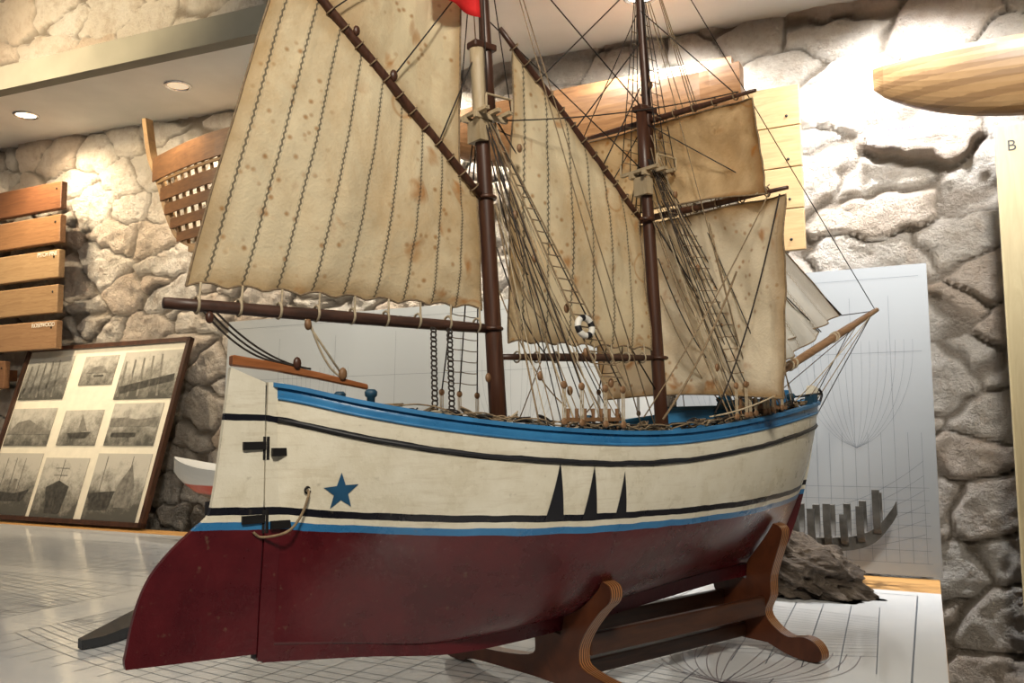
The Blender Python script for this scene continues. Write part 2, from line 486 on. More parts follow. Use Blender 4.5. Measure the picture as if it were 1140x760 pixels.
for fx,z,wd in((miz,.80,.034),(fore,.775,.04)):
    g=Geo(); x=fx(z)+.006
    for dy in(-.014,.014): g.add(*box_g((x,dy,z),(.055,.006,.007)))
    for dx in(-.02,0,.02): g.add(*box_g((x+dx,0,z+.006),(.007,wd*2,.005)))
    for dx in(-.022,.022): g.add(*tube_g([(x+dx,-wd,z+.006),(x+dx,-wd,z+.024)],.0016)); g.add(*tube_g([(x+dx,wd,z+.006),(x+dx,wd,z+.024)],.0016))
    g.add(*tube_g([(x-.022,-wd,z+.024),(x+.022,-wd,z+.024)],.0016))
    g.add(*box_g((x-.012,0,z-.018),(.014,.030,.030)))
    g.obj('mast_top_platform',m_ltwood,ship,label='pale wood crosstrees platform')
def spar(name,a,b,r,mat=m_spar,taper=.65):
    a=Vector(a);b=Vector(b)
    return tube(name,[a.lerp(b,t) for t in(0,.1,.3,.5,.7,.9,1)],[r*k for k in(taper,taper+.1,.95,1,.97,taper+.15,taper)],mat,ship,12)
spar('spanker_boom',(-.120,0,.511),(.309,0,.508),.0078,taper=.8)
spar('spanker_gaff',(-.03,-.004,.975),(.300,-.004,.688),.0066,m_mast)
spar('mainsail_boom',(.330,0,.470),(.641,0,.480),.0062)
spar('mainsail_gaff',(.335,0,.942),(.618,0,.700),.0058,m_mast)
spar('course_yard',(.672,-.235,.711),(.672,.205,.722),.0058,m_mast,.5)
spar('topsail_yard',(.640,-.210,.855),(.640,.175,.880),.0052,m_mast,.5)
spar('bowsprit',(.90,0,.437),(1.318,0,.606),.0080,wood('bowsprit_wood',(.16,.08,.035),(.30,.17,.085),.45,(6,30,30)),.6)
for t in(.25,.28,.6,.62):
    p=Vector((.90,0,.437)).lerp(Vector((1.318,0,.606)),t)
    ring('bowsprit_lashing',p,.0085,.0022,RY90,m_ropel,ship)
for x,z in((.309,.508),(.641,.480),(.300,.690),(.618,.702)):
    ring('spar_jaw',(x+.008,0,z),.013,.003,None,m_mast,ship,20,8)

# sails
def sail(name,P,mat,nu=40,nv=40,bulge=(0,-.02,0),scal=None,lab=None,curveL=0.0,wr=.003,seed=0,folds=0,rope=True,footsag=0.0):
    P=[Vector(p) for p in P]
    bulge=Vector(bulge); V=[];F=[];UV=[]
    nrm=bulge.normalized() if bulge.length>0 else Vector((0,-1,0))
    for j in range(nv+1):
        for i in range(nu+1):
            u=i/nu; v=j/nv
            p=(P[0].lerp(P[1],u)).lerp(P[3].lerp(P[2],u),v)
            p=p+bulge*(16*u*(1-u)*v*(1-v))**.8
            p=p+Vector((0,0,-footsag*4*u*(1-u)*(1-v)))
            if curveL: p=p+(P[0]-P[1]).normalized()*curveL*4*v*(1-v)*(1-u)
            if scal:
                p=p+Vector((0,0,scal[1]*abs(math.sin(math.pi*u*scal[0]))*max(0,1-v*8)))
            nn=noise.noise(Vector((u*6+seed,v*3,seed)))*wr+noise.noise(Vector((u*16+seed,v*7,seed+5)))*wr*.5
            if folds: nn+=folds*math.sin(u*22+3*v+seed)*(1-v)*(.6+.6*noise.noise(Vector((u*3,seed,0))))
            p=p+nrm*nn
            V.append(p); UV.append((u,v))
    for j in range(nv):
        for i in range(nu):
            a=j*(nu+1)+i; F.append((a,a+1,a+nu+2,a+nu+1))
    o=mk(name,V,F,mat,ship,True,label=lab)
    uvl=o.data.uv_layers.new(name='UVMap')
    for lp in o.data.loops: uvl.data[lp.index].uv=UV[lp.vertex_index]
    if rope:
        idx=[i for i in range(nu+1)]+[j*(nu+1)+nu for j in range(1,nv+1)]+[nv*(nu+1)+i for i in range(nu-1,-1,-1)]+[j*(nu+1) for j in range(nv-1,-1,-1)]
        vv,ff=tube_g([V[i] for i in idx],.0014,6,False)
        mk('bolt_rope',vv,ff,m_rope,o,True)
    return V
sail('spanker_sail',[(-.097,0,.531),(.300,0,.533),(.294,0,.697),(.010,-.002,.942)],m_s1,60,50,(0,-.018,0),(9,.006),'cream canvas sail with zigzag seams and brown stains',0.004,.005,1)
sail('gaff_topsail',[(.062,.006,.905),(.268,.006,.722),(.276,.006,1.25),(.255,.006,1.25)],m_s3,30,40,(0,.014,0),None,'tan stained canvas gaff topsail',0,.006,3)
sail('mainsail',[(.345,0,.490),(.634,0,.492),(.612,0,.702),(.358,0,.915)],m_s2,44,50,(0,-.014,0),(7,.005),'cream canvas sail with zigzag seams and rust spots',0.0,.005,9)
sail('square_course',[(.685,-.206,.410),(.685,.165,.418),(.676,.195,.712),(.676,-.229,.703)],m_s5,50,40,(.016,0,0),(1,.008),'cream square sail with brown stained hems',0,.010,13)
sail('square_topsail',[(.660,-.208,.706),(.660,.165,.722),(.645,.160,.872),(.645,-.200,.848)],m_s4,36,24,(.018,0,0),(1,.012),'brown stained square topsail',0,.008,21)
sail('flying_jib',[(.80,.004,.490),(1.185,0,.585),(.730,0,.842),(.725,0,.842)],m_s6,80,30,(0,.014,0),None,'pale gathered triangular jib sail',0,.005,31,.016,True,.010)
sail('inner_jib',[(.79,-.03,.450),(1.11,-.004,.548),(.700,0,.770),(.695,0,.770)],m_s6,80,30,(0,-.014,0),None,'pale gathered triangular jib sail',0,.005,33,.014,True,.014)
for k in range(9):
    x=-.085+k*.047; g=Geo(); g.add(*torus_g((x,0,.5115),.0092,.0016,RY90,14,6)); g.add(*tube_g([(x,-.009,.512),(x+.001,-.006,.520),(x+.003,-.003,.536)],.0013,6))
    g.obj('sail_lacing',m_ropel,ship,True)
for k in range(8):
    x=.36+k*.036; z=.470+(x-.33)*.032; g=Geo()
    g.add(*torus_g((x,0,z),.0076,.0013,RY90,14,6)); g.add(*tube_g([(x,-.0075,z),(x+.001,-.004,z+.010),(x+.002,-.002,z+.022)],.0011,6))
    g.obj('sail_lacing',m_ropel,ship,True)
def gaff_lacing(a,b,n,nm):
    a=Vector(a);b=Vector(b);d=(b-a).normalized()
    M=d.to_track_quat('Z','Y').to_matrix()
    for k in range(n): ring(nm,a.lerp(b,(k+.5)/n),.0075,.0010,M,m_rope,ship)
gaff_lacing((-.0,-.004,.949),(.295,-.004,.692),15,'gaff_lacing')
gaff_lacing((.35,0,.930),(.613,0,.704),12,'gaff_lacing')
for k in range(5):
    y=-.2+k*.045; ring('yard_lacing',(.672,y,.711+(y+.235)*.025),.0072,.0011,RX90,m_rope,ship)
    ring('yard_lacing',(.640,y*.87,.857+(y+.21)*.06),.0064,.0010,RX90,m_rope,ship)
V=[];F=[]
for i in range(13):
    for j in range(7):
        u=i/12;v=j/6; V.append((.288-u*.075,-.018+.006*math.sin(u*7+v),.938+v*.07*(1-.3*u)+.008*u))
for i in range(12):
    for j in range(6): a=i*7+j; F.append((a,a+7,a+8,a+1))
o=mk('flag',V,F,m_red,ship,True,label='bright red cloth flag'); o.modifiers.new('t','SOLIDIFY').thickness=.0008

# rigging
RS=.95
def rope(name,a,b,r=.0011,mat=None,s=0.0):
    return tube(name,sag(a,b,s,12 if s else 2),r*RS,mat or m_rope,ship,6)
def block(p,r=.006,mat=None,name='block'):
    v,f=sphere_g(p,r,10,6,(.8,.55,1.15)); return mk(name,v,f,mat or m_block,ship,True)
def shroud_set(fx,ztop,feet,side,rat=True,r=.0011,mat=None,ratmat=None,step=.016,kind='shroud'):
    ends=[]
    for k,s in enumerate(feet):
        zz=zs(s); y=side*(hy(s,zz-.004)-.002)
        top=Vector((fx(ztop)+(k-1)*.003,side*.010,ztop)); bot=Vector((s,y,zz+.056))
        rope(kind,top,bot,r,mat or m_roped)
        lo=Vector((s,y,zz+.010)); up=bot
        g=Geo()
        for dx in(-.0025,0,.0025): g.add(*tube_g([lo+Vector((dx,0,.004)),up+Vector((dx,0,-.004))],.0007,5))
        g.obj('lanyard',m_ropel,ship)
        for p in(lo,up):
            v,f=sphere_g(p,.0052,12,6,(1,.5,1)); mk('deadeye',v,f,m_block,ship,True)
        ends.append((top,bot))
    if rat:
        g=Geo(); A=ends[0]
        n=int((A[0].z-A[1].z)/step)
        for i in range(1,n):
            t=i/n
            pp=[e[0].lerp(e[1],t) for e in ends]
            L=[]
            for p,q in zip(pp,pp[1:]): L+=sag(p,q,.0012,4)[:-1]
            L.append(pp[-1]); g.add(*tube_g(L,.0007,5))
        o=g.obj('ratlines',ratmat or m_rope,ship); o["kind"]="stuff"
    return ends
E=shroud_set(miz,.80,[.325,.352,.39,.42],-1,False,mat=m_roped)
g=Geo()
q0=E[3][0]+(E[3][0]-E[2][0])*.35; q1=E[3][1]+(E[3][1]-E[2][1])*.35
for i in range(3,23):
    t=i/23; g.add(*tube_g([E[2][0].lerp(E[2][1],t),q0.lerp(q1,t)],.0010,5))
g.add(*tube_g([E[2][0],E[2][1]],.0013,6)); g.add(*tube_g([q0,q1],.0013,6))
g.obj('rope_ladder',m_rope,ship,label='hemp rope ladder with rungs')
shroud_set(miz,.80,[.325,.36,.395],1,True)
shroud_set(fore,.80,[.655,.68,.705,.73,.755,.785],-1,True,.0010,m_roped,m_rope,.018)
shroud_set(fore,.80,[.655,.70,.745],1,True)
shroud_set(lambda z:fore(z)+.014,1.10,[.69,.74],-1,False,.0009,m_rope)
for s in(.80,.83,.86):
    rope('backstay',(fore(1.2)+.014,-.004,1.2),(s-.02,-(hy(s,zs(s)-.004)+.000),zs(s)+.01),.0010,m_rope)
for s in(.45,.475): rope('backstay',(miz(1.2)+.014,-.004,1.2),(s,-(hy(s,zs(s)-.004)+.000),zs(s)+.01),.0009,m_rope)
for s in(.44,.85):
    fx=miz if s<.6 else fore
    rope('backstay',(fx(1.2),.004,1.2),(s,(hy(s,zs(s)-.004)+.002),zs(s)+.01),.0009,m_rope)
for sd in(-1,1):
    tops=[Vector((fore(1.12)+.014,sd*.004,1.12))]*3; bots=[Vector((fore(.78)+.006+dx,sd*.04,.785)) for dx in(-.02,0,.02)]
    for a_,b_ in zip(tops,bots): rope('topmast_shroud',a_,b_,.0009,m_roped)
    g=Geo()
    for i in range(5,17): g.add(*tube_g([tops[0].lerp(bots[0],i/17),tops[2].lerp(bots[2],i/17)],.0007,5))
    g.obj('topmast_ratlines',m_rope,ship)["kind"]="stuff"
    for dx in(-.02,.02): rope('topmast_shroud',(miz(1.12)+.016,sd*.004,1.12),(miz(.80)+.006+dx,sd*.034,.808),.0009,m_roped)
rope('stay',(fore(1.25),0,1.25),(1.312,0,.604),.0010,m_roped)
rope('stay',(.730,0,.842),(1.185,0,.585),.0013,m_roped); rope('stay',(fore(.9),0,.91),(.73,0,.842),.0013,m_roped); rope('stay',(1.185,0,.585),(1.29,0,.60),.0011,m_roped)
rope('stay',(fore(.80),0,.81),(1.11,0,.548),.0012,m_roped)
rope('stay',(miz(1.1)+.016,0,1.1),(fore(.89),0,.89),.0011,m_roped)
rope('stay',(miz(1.28)+.016,0,1.28),(fore(1.28)+.01,0,1.28),.0009,m_roped)
rope('stay',(miz(.84),0,.84),(fore(.43)-.01,0,.43),.0012,m_roped)
rope('stay',(miz(.96),0,.96),(fore(.78),0,.78),.0010,m_roped)
for d in(-1,1): rope('bowsprit_guy',(1.30,0,.598),(.99,d*.055,.405),.0009,m_rope)
for d in(-1,1): rope('bowsprit_guy',(1.25,0,.578),(.93,d*.075,.402),.0008,m_rope)
rope('bowsprit_guy',(1.22,0,.566),(.97,-.06,.40),.0009,m_roped)
rope('bowsprit_guy',(1.30,0,.598),(.86,-.10,.405),.0009,m_ropel,.006)
rope('bobstay',(1.30,0,.598),(1.055,0,.36),.0010,m_roped)
rope('jib_sheet',(.80,0,.490),(.72,-.115,.40),.0011,m_ropel,.01)
rope('jib_sheet',(.98,0,.515),(.86,-.10,.405),.0010,m_rope,.008)
P=lambda t,a=(-.03,-.004,.975),b=(.300,-.004,.688):Vector(a).lerp(Vector(b),t)
rope('peak_halyard',P(.55),(miz(1.02)+.01,0,1.02),.0011,m_roped); rope('peak_halyard',P(.78),(miz(.90),0,.90),.0011,m_roped)
rope('peak_halyard',P(.3),(miz(1.1)+.01,0,1.1),.0011,m_roped); block(P(.55)+Vector((.004,-.006,.008)),.007,m_mast)
block(P(.40)+Vector((.0,-.006,.010)),.006,m_mast)
P2=lambda t:Vector((.335,0,.942)).lerp(Vector((.618,0,.700)),t)
rope('peak_halyard',P2(.25),(fore(1.1)+.01,0,1.1),.0011,m_roped); rope('peak_halyard',P2(.5),(fore(1.0)+.01,0,1.0),.0011,m_roped); rope('peak_halyard',P2(.7),(fore(.92),0,.92),.0011,m_roped)
for sd in(-1,1):
    rope('yard_lift',(.672,sd*.20,.716),(fore(.86)+.008,sd*.005,.86),.0010,m_roped)
    rope('yard_lift',(.640,sd*.17,.865),(fore(1.05)+.010,sd*.004,1.05),.0010,m_roped)
    rope('brace',(.672,sd*.205,.712),(.47,sd*.135,.385),.0010,m_rope,.012)
    rope('brace',(.640,sd*.18,.862),(miz(.80)+.02,sd*.01,.80),.0010,m_roped,.01)
    rope('sheet',(.685,sd*.19,.414),(.60,sd*.140,.385),.0014,m_ropel,.004)
    rope('clew_line',(.658,sd*.19,.708),(.672,sd*.205,.722),.0012,m_ropel)
rope('clew_line',(.690,-.192,.414),(.690,-.06,.708),.0010,m_roped)
rope('brace',(.674,-.22,.705),(.60,-.150,.39),.0013,m_roped,.03)
rope('brace',(.660,-.15,.60),(.50,-.142,.382),.0017,m_rope,.016)
rope('bunt_line',(.684,-.08,.70),(.70,-.140,.41),.0010,m_rope,.0)
random.seed(5)
for k in range(18):
    s=.655+.0095*k; rope('halyard_fall',(fore(.74)+.01*(k%3),-.012,.70+.035*(k%5)),(s,-(hy(s,zs(s)-.01)-.012),zs(s)+.004),.0008+.0005*(k%5==0),(m_rope,m_ropel,m_rope,m_roped)[k%4],random.uniform(-.004,.020))
for k in range(14):
    s=.295+.011*k; rope('halyard_fall',(miz(.74)+.012,-.010,.68+.03*(k%5)),(s,-(hy(s,zs(s)-.01)-.010),zs(s)+.004),.0008+.0005*(k%5==0),(m_rope,m_ropel,m_rope,m_roped)[k%4],random.uniform(-.003,.014))
for k in range(5):
    z=.72-.06*k; rope('slack_line',(fore(z),-.010,z+.10),(fore(z)+.05+.01*k,-.05-.01*k,z-.10),.0011,(m_rope,m_roped)[k%2],.030)
    rope('slack_line',(miz(z),-.012,z+.08),(miz(z)+.03+.008*k,-.03-.012*k,z-.08),.0010,(m_rope,m_roped)[k%2],.024)
for p in((.325,-.045,.66),(.345,-.06,.60),(.37,-.095,.53),(.38,-.12,.47),(.41,-.135,.43),(.68,-.06,.62),(.70,-.09,.53),(.715,-.11,.50),(.74,-.125,.45),(.70,-.05,.70),(.66,-.03,.78),(.30,-.013,.44),(.645,-.02,.84),(.625,-.02,.92),(.335,-.08,.44),(.36,-.11,.42),(.67,-.10,.46),(.69,-.12,.43),(.73,-.10,.48),(.345,-.03,.76),(.655,-.04,.74)):
    block(p,.0056)
for k in range(3): rope('mainsheet',(-.078+.007*k,-.003,.504),(.012+.018*k,-.004,.451-.003*k),.0013,m_roped,.012)
rope('mainsheet',(.045,-.004,.503),(.088,-.004,.437),.0014,m_ropel,.014)
rope('mainsheet',(.040,-.004,.503),(.090,-.004,.437),.0014,m_ropel,.0)
block((.043,-.006,.497),.006); block((-.072,-.004,.498),.006,m_mast); block((.030,-.006,.451),.0065,m_mast); block((.089,-.005,.440),.007,m_block)
for a in(0,1):
    p0=Vector((.215+.025*a,-.01,.50)); p1=Vector((.185+.025*a,-.06,.385)); n=18; g=Geo()
    for i in range(n):
        p=p0.lerp(p1,i/n); g.add(*torus_g(p,.0040,.0012,RX90 if i%2 else Matrix.Rotation(math.pi/3,3,'X'),10,5))
    g.obj('boom_chain',m_roped,ship,True)
c=E[2][0].lerp(E[2][1],.785).lerp(q0.lerp(q1,.785),.30)+Vector((-.006,-.008,0))
V,F=torus_g(c,.0122,.0044,Matrix.Rotation(math.radians(80),3,'X'),32,10)
mi=[1 if (i//10)%8<3 else 0 for i in range(len(F))]
mk('lifebuoy',V,F,[m_white,m_black],ship,True,mi,'white lifebuoy with black bands')
def bollard(s,y,h=.032,r=.0048):
    z=zs(s)-.034
    g=Geo(); g.add(*tube_g([(s,y,z),(s,y,z+h+.014),(s,y,z+h+.016),(s,y,z+h+.021),(s,y,z+h+.024)],[r,r,r*1.5,r*1.6,r],10))
    g.obj('bollard',m_dkblue,ship,True)
for s,y in((.108,-.040),(.108,.040),(.385,-.115),(.385,.115),(.93,-.05),(.93,.05)): bollard(s,y)
def deckhouse(s0,s1,w,h,name):
    s=(s0+s1)/2; z=zs(s)-.034
    g=Geo(); g.add(*box_g((s,0,z+h/2),(s1-s0,w,h)),0); g.add(*box_g((s,0,z+h+.003),(s1-s0+.012,w+.012,.006)),1)
    for k in range(3): g.add(*box_g((s0+(s1-s0)*(k+.5)/3,-w/2-.001,z+h*.6),(.012,.002,.010)),2)
    g.obj(name,[m_blue,m_dkblue,m_white],ship)
deckhouse(.72,.80,.10,.046,'deckhouse'); deckhouse(.17,.25,.08,.035,'cabin_skylight'); deckhouse(.47,.56,.09,.03,'cargo_hatch')
g=Geo(); z=zs(.9)-.034
for y in(-.045,.045): g.add(*box_g((.87,y,z+.03),(.02,.012,.06)),0)
g.add(*tube_g([(.87,-.055,z+.036),(.87,-.03,z+.036),(.87,0,z+.036),(.87,.03,z+.036),(.87,.055,z+.036)],[.013,.013,.016,.013,.013],12),1)
for a in range(4): g.add(*box_g((.87,.05*(1 if a%2 else -1),z+.036),(.045,.004,.006),Matrix.Rotation(a*.8,3,'Y')),1)
g.obj('windlass',[m_blue,m_dkblue],ship)
for k in range(3):
    box('bow_bitt',(.955,-.02+.02*k,zs(.955)+.000),(.012,.012,.055),m_blue,ship,bev=.002)
random.seed(3)
for k in range(46):
    s=.12+.0175*k; y=-(hy(s,zs(s)-.01)-.012-random.random()*.01); L=[]
    rr=random.uniform(.75,1.15); dz=random.uniform(-.004,.007)
    for j in range(48):
        a=j/16*2*math.pi; r=(.010+.002*math.sin(j*.7+k))*rr
        L.append(Vector((s+r*math.cos(a)*1.2,y+r*.5*math.sin(a),zs(s)+dz+.0022*j/16+.006*math.sin(a+k)*(k%3)*.5)))
    tube('rope_coil',L,.0010,(m_rope,m_roped,m_rope,m_ropel,m_roped)[k%5],ship,5)
for q in range(5):
    L=[]
    for i in range(60):
        s=.12+.09*q+.5*i/59; L.append((s,-(hy(s,zs(s)-.01)-.006-.004*q+.004*math.sin(i*1.3+q)),zs(s)+.004+.007*abs(math.sin(i*.40+q*2))))
    tube('loose_line',L,.0010,(m_rope,m_rope,m_roped,m_rope,m_roped)[q],ship,6)
for s0,s1 in((.33,.43),(.68,.80)):
    g=Geo()
    sm_=(s0+s1)/2; y=-(hy(sm_,zs(sm_)-.01)-.014)
    g.add(*box_g((sm_,y,zs(sm_)+.016),(s1-s0,.008,.005)))
    for k in range(7):
        x=s0+(s1-s0)*(k+.5)/7; g.add(*tube_g([(x,y,zs(sm_)+.0),(x,y,zs(sm_)+.030)],[.0014,.0026],6))
    g.obj('pin_rail',m_block,ship)
g=Geo(); y=-(hy(.985,zs(.985)-.005)-.004); b=Vector((.985,y,zs(.985)+.008))
g.add(*tube_g([b+Vector((-.05,0,.004)),b+Vector((.02,0,.01))],.0022,8)); g.add(*tube_g([b+Vector((-.047,-.010,.004)),b+Vector((-.047,.014,.004))],.0018,6))
g.add(*tube_g(smooth_line([tuple(b+Vector((.012,0,.018))),tuple(b+Vector((.020,0,.008))),tuple(b+Vector((.012,0,-.006)))],5),.0022,8))
g.obj('anchor',m_black,ship,True)
for s in(.92,.97,1.01):
    for sd in(-1,1): box('timber_head',(s,sd*max(hy(s,zs(s)-.01)-.006,0),zs(s)+.008),(.010,.008,.018),m_dkblue,ship)

# ------------------------------------------------------------------ cradle
cr=thing('display_cradle','varnished reddish wooden cradle stand with laminated scrolled feet','display stand',(-.277,1.0,.9),TH)
def frame(s,ztop,foot=.185):
    inner=[]
    zb=min(zk(s-.02),zk(s+.02))-.021
    n=10; z1=zk(s)+.004
    for i in range(n+1):
        z=ztop-(ztop-z1)*i/n
        inner.append((max(hy(s,z),hy(s+.02,z),hy(s-.02,z),.012)+.002,z))
    inner.append((.011,zb))
    yt=inner[0][0]
    outer=[(yt+.006,ztop+.010),(yt+.020,ztop+.004),(yt+.020,ztop-.014),(yt-.002,.125),(.058,.092),(.046,.064),(.062,.044),(foot*.6,.032),(foot-.030,.036),(foot-.010,.030),(foot,.015),(foot-.008,.002),(foot-.05,.002),(foot-.080,.010),(.05,.016)]
    o=[(y,max(z,.0008)) for y,z in smooth_line(outer,4)]
    right=[(y,z) for y,z in inner[::-1]]+o
    poly=right+[(-y,z) for y,z in right[::-1]]
    v,f=prism_g(poly,YZ,-.011,.011)
    ob=mk('cradle_frame',v,f,m_stand,cr); ob.location=(s,0,0)
    bm=bmesh.new(); bm.from_mesh(ob.data); bmesh.ops.triangulate(bm,faces=[q for q in bm.faces if len(q.verts)>4]); bm.to_mesh(ob.data); bm.free()
frame(.435,.158,.280); frame(.85,.200,.148)
for sd in(-1,1):
    box('cradle_rail',(.6425,sd*.043,.074),(.393,.012,.030),m_rail,cr,bev=.002)
box('cradle_rail',(.6425,0,.030),(.393,.016,.022),m_rail,cr,bev=.002)

# ------------------------------------------------------------------ room frame (wall coordinates: x along the wall, y into the wall)
WR=math.atan2(-.4477,.8942); W0=Vector((0,2.64,0))
Mw=Matrix.Translation(W0)@Matrix.Rotation(WR,4,'Z')
def wp(a,d,z):
    return Mw@Vector((a,-d,z))
WD=-.20
k=NT('limestone_wall'); ob=k.coord()
mort=k.attr('stone'); n1=k.noise(ob,3.2,7,.65); n2=k.noise(ob,14,9,.78); n3=k.noise(ob,55,7,.75)
c=k.mix(k.ramp(n1,[(.3,0),(.7,1)]),(.70,.62,.52),(.88,.83,.77))
c=k.mix(k.ramp(n2,[(.48,0),(.67,.55)]),c,(.46,.34,.24))
c=k.mix(k.ramp(n3,[(.52,0),(.74,.35)]),c,(.36,.29,.23))
c=k.mix(k.ramp(k.attr('tone'),[(.50,0),(1,.45)]),c,(.64,.45,.31))
c=k.mix(k.ramp(mort,[(.0,.92),(.6,0)]),c,(.30,.25,.20))
k.bump(k.math('ADD',n2,k.math('MULTIPLY',n3,.8)),1.0,.05)
m_stone=k.fin(c,.95,0,.1)
def stone_wall(name,a0,a1,z0,z1,d,step,mat):
    na=int((a1-a0)/step); nz=int((z1-z0)/step); V=[];F=[];S=[];T=[]
    for j in range(nz+1):
        for i in range(na+1):
            a=a0+(a1-a0)*i/na; z=z0+(z1-z0)*j/nz
            wx=noise.noise(Vector((a*2.0,z*2.0,1)))*.07+noise.noise(Vector((a*16,z*16,4)))*.020; wz=noise.noise(Vector((a*1.4,z*1.4,7)))*.06+noise.noise(Vector((a*16,z*16,9)))*.020
            q=Vector(((a+wx)/.25,(z+wz)/.135,0))
            dd,pp=noise.voronoi(q)
            e=dd[1]-dd[0]; t=min(1,max(0,(e-.015)/.10)); t=t*t*(3-2*t)
            hc=noise.cell(Vector((pp[0].x*7.3,pp[0].y*5.1,3)))
            gx=noise.cell(Vector((pp[0].x*3.3,pp[0].y*9.1,5))); gz=noise.cell(Vector((pp[0].x*8.3,pp[0].y*2.1,6)))
            loc_=q-pp[0]
            h=t*(.025+.008*hc+.010*gx*loc_.x+.010*gz*loc_.y)
            d2,p2=noise.voronoi(Vector((a*20,z*22,2)))
            h+=t*.009*(d2[1]-d2[0])
            h=max(h,.012*t)
            h+=noise.fractal(Vector((a*18,z*18,0)),.65,2.1,6)*.008
            V.append((a,-d-h,z)); S.append(t); T.append(hc*.5+.5)
    for j in range(nz):
        for i in range(na):
            a=j*(na+1)+i; F.append((a,a+1,a+na+2,a+na+1))
    o=mk(name,V,F,mat,None,True); o.matrix_world=Mw
    A=o.data.attributes.new('stone','FLOAT','POINT'); B=o.data.attributes.new('tone','FLOAT','POINT')
    A.data.foreach_set('value',S); B.data.foreach_set('value',T)
    o["kind"]="structure"; return o
stone_wall('wall_back',-3.9,2.6,.0,2.75,WD-.050,.0092,m_stone)
CZ=lambda a:2.505-.042*a
m_plaster=simple('white_plaster',(.72,.72,.69),.85,0,.04,8)
m_lintel=simple('grey_lintel',(.20,.19,.155),.85,0,.12,6)
SD=.25
def slab(name,a0,a1,d0,d1,z0f,z1f,mat):
    v=[]
    for a in(a0,a1):
        for d in(d0,d1):
            for zf in(z0f,z1f): v.append((a,-d,zf(a)))
    f=[(0,1,3,2),(4,6,7,5),(0,4,5,1),(2,3,7,6),(0,2,6,4),(1,5,7,3)]
    o=mk(name,v,f,mat); o.matrix_world=Mw; o["kind"]="structure"; return o
slab('ceiling',-3.9,2.6,WD-.12,SD-.004,CZ,lambda a:CZ(a)+.085,m_plaster)
slab('trim_1',-3.9,2.6,SD-.002,SD+.05,lambda a:CZ(a)-.004,lambda a:CZ(a)+.09,m_lintel)
slab('floor',-4.2,3.2,-.35,4.2,lambda a:-.05,lambda a:0.0,simple('dark_stone_floor',(.10,.085,.07),.5,0,.3,3))
stone_wall('wall_upper',-3.9,2.6,2.66,3.4,SD-.030,.012,m_stone)

# ------------------------------------------------------------------ table
tb=thing('display_table','long wooden display table with an orange-brown rear border','table',tuple(wp(-.9,.85,0)),WR)
m_tw=wood('table_wood',(.40,.20,.06),(.60,.34,.12),.35,(3,20,20))
tpoly=[(-3.3,-1.70),(1.171,-1.70),(1.161,-1.0),(1.135,0.0),(-3.3,0.0)]
v,f=prism_g([(a+.9,b+.85) for a,b in tpoly],lambda a,b,t:Vector((a,b,t)),.835,.895)
mk('table_top',v,f,m_tw,tb)
for x in(-2.2,1.93):
    for y in(-.75,.70): box('leg',(x,y,.4175),(.09,.09,.835),m_tw,tb,bev=.004)
box('apron',(-.18,-.78,.79),(4.15,.025,.09),m_tw,tb); box('apron',(-.18,.76,.79),(4.15,.025,.09),m_tw,tb)
k=NT('plan_sheet_paper'); ob=k.coord(); n=k.noise(ob,1.6,4)
m_sheet=k.fin(k.mix(k.ramp(n,[(.35,0),(.7,1)]),(.66,.68,.70),(.80,.81,.81)),k.math('MULTIPLY_ADD',k.noise(ob,9,3),.10,.06),0,.8)
m_ink=simple('plan_ink',(.11,.13,.16),.3,0,.2)
m_inkr=simple('faint_plan_ink',(.22,.18,.20),.3,0,.2)
sheet=thing('ship_plan_sheet','glossy white ship plan drawings covering the table top','plan sheet',tuple(wp(0,0,.895)),WR)
poly=[(-3.26,-1.698),(1.170,-1.698),(1.160,-1.0),(1.140,-.205),(-1.1,-.115),(-3.26,-.10)]
v=[(a,b,.0) for a,b in poly]+[(a,b,.0035) for a,b in poly]; n=len(poly)
f=[tuple(range(n)),tuple(range(2*n-1,n-1,-1))]+[(i,(i+1)%n,(i+1)%n+n,i+n) for i in range(n)]
mk('paper',v,f,m_sheet,sheet)
def arc_lines():
    L=[]
    for (cx,cy,Lh,W,rot) in((.35,-.70,1.5,.24,.06),(.40,-1.20,1.6,.22,-.05),(-1.35,-.55,1.6,.22,.05),(-1.35,-1.10,1.6,.24,.0),(-2.7,-.8,1.2,.2,.1)):
        ca,sa=math.cos(rot),math.sin(rot)
        def tr(x,y): return (cx+x*ca-y*sa,cy+x*sa+y*ca)
        for k in range(1,10):
            w=W*k/9
            for sg in(1,-1):
                L.append([tr(-Lh/2+Lh*i/28, sg*w*(1-abs(2*i/28-1)**2.2*(1-.06*k))) for i in range(29)])
        for k in range(29): L.append([tr(-Lh/2+Lh*k/28,-W*1.05),tr(-Lh/2+Lh*k/28,W*1.05)])
        for y in(-1.05,-.75,-.5,-.25,0,.25,.5,.75,1.05): L.append([tr(-Lh/2,y*W),tr(Lh/2,y*W)])
    return L
v,f=strips_g([[p for p in l if -3.2<p[0]<1.08 and -1.66<p[1]<-.25] for l in arc_lines()],.0018,lambda a,b:Vector((a,b,.0038)))
mk('drawn_lines',v,f,m_ink,sheet)
body=[]
for (cx,cy) in((.86,-.95),(.55,-.50),(-.55,-.35),(-.75,-1.3)):
    for k in range(1,9):
        w=.17*k/8
        for sg in(1,-1):
            body.append([(cx+sg*w*(1-(1-t/14)**(1.4+k*.2))**.8, cy-.1+.24*t/14) for t in range(15)])
v,f=strips_g([[p for p in l if p[0]<1.09 and p[1]>-1.66 and p[1]<-.25] for l in body],.0015,lambda a,b:Vector((a,b,.0040)))
mk('body_plan_lines',v,f,m_inkr,sheet)
v,f=strips_g([[(1.125,-1.66),(1.095,-.25),(-3.2,-.14)]],.003,lambda a,b:Vector((a,b,.0039))); mk('sheet_border',v,f,m_ink,sheet)

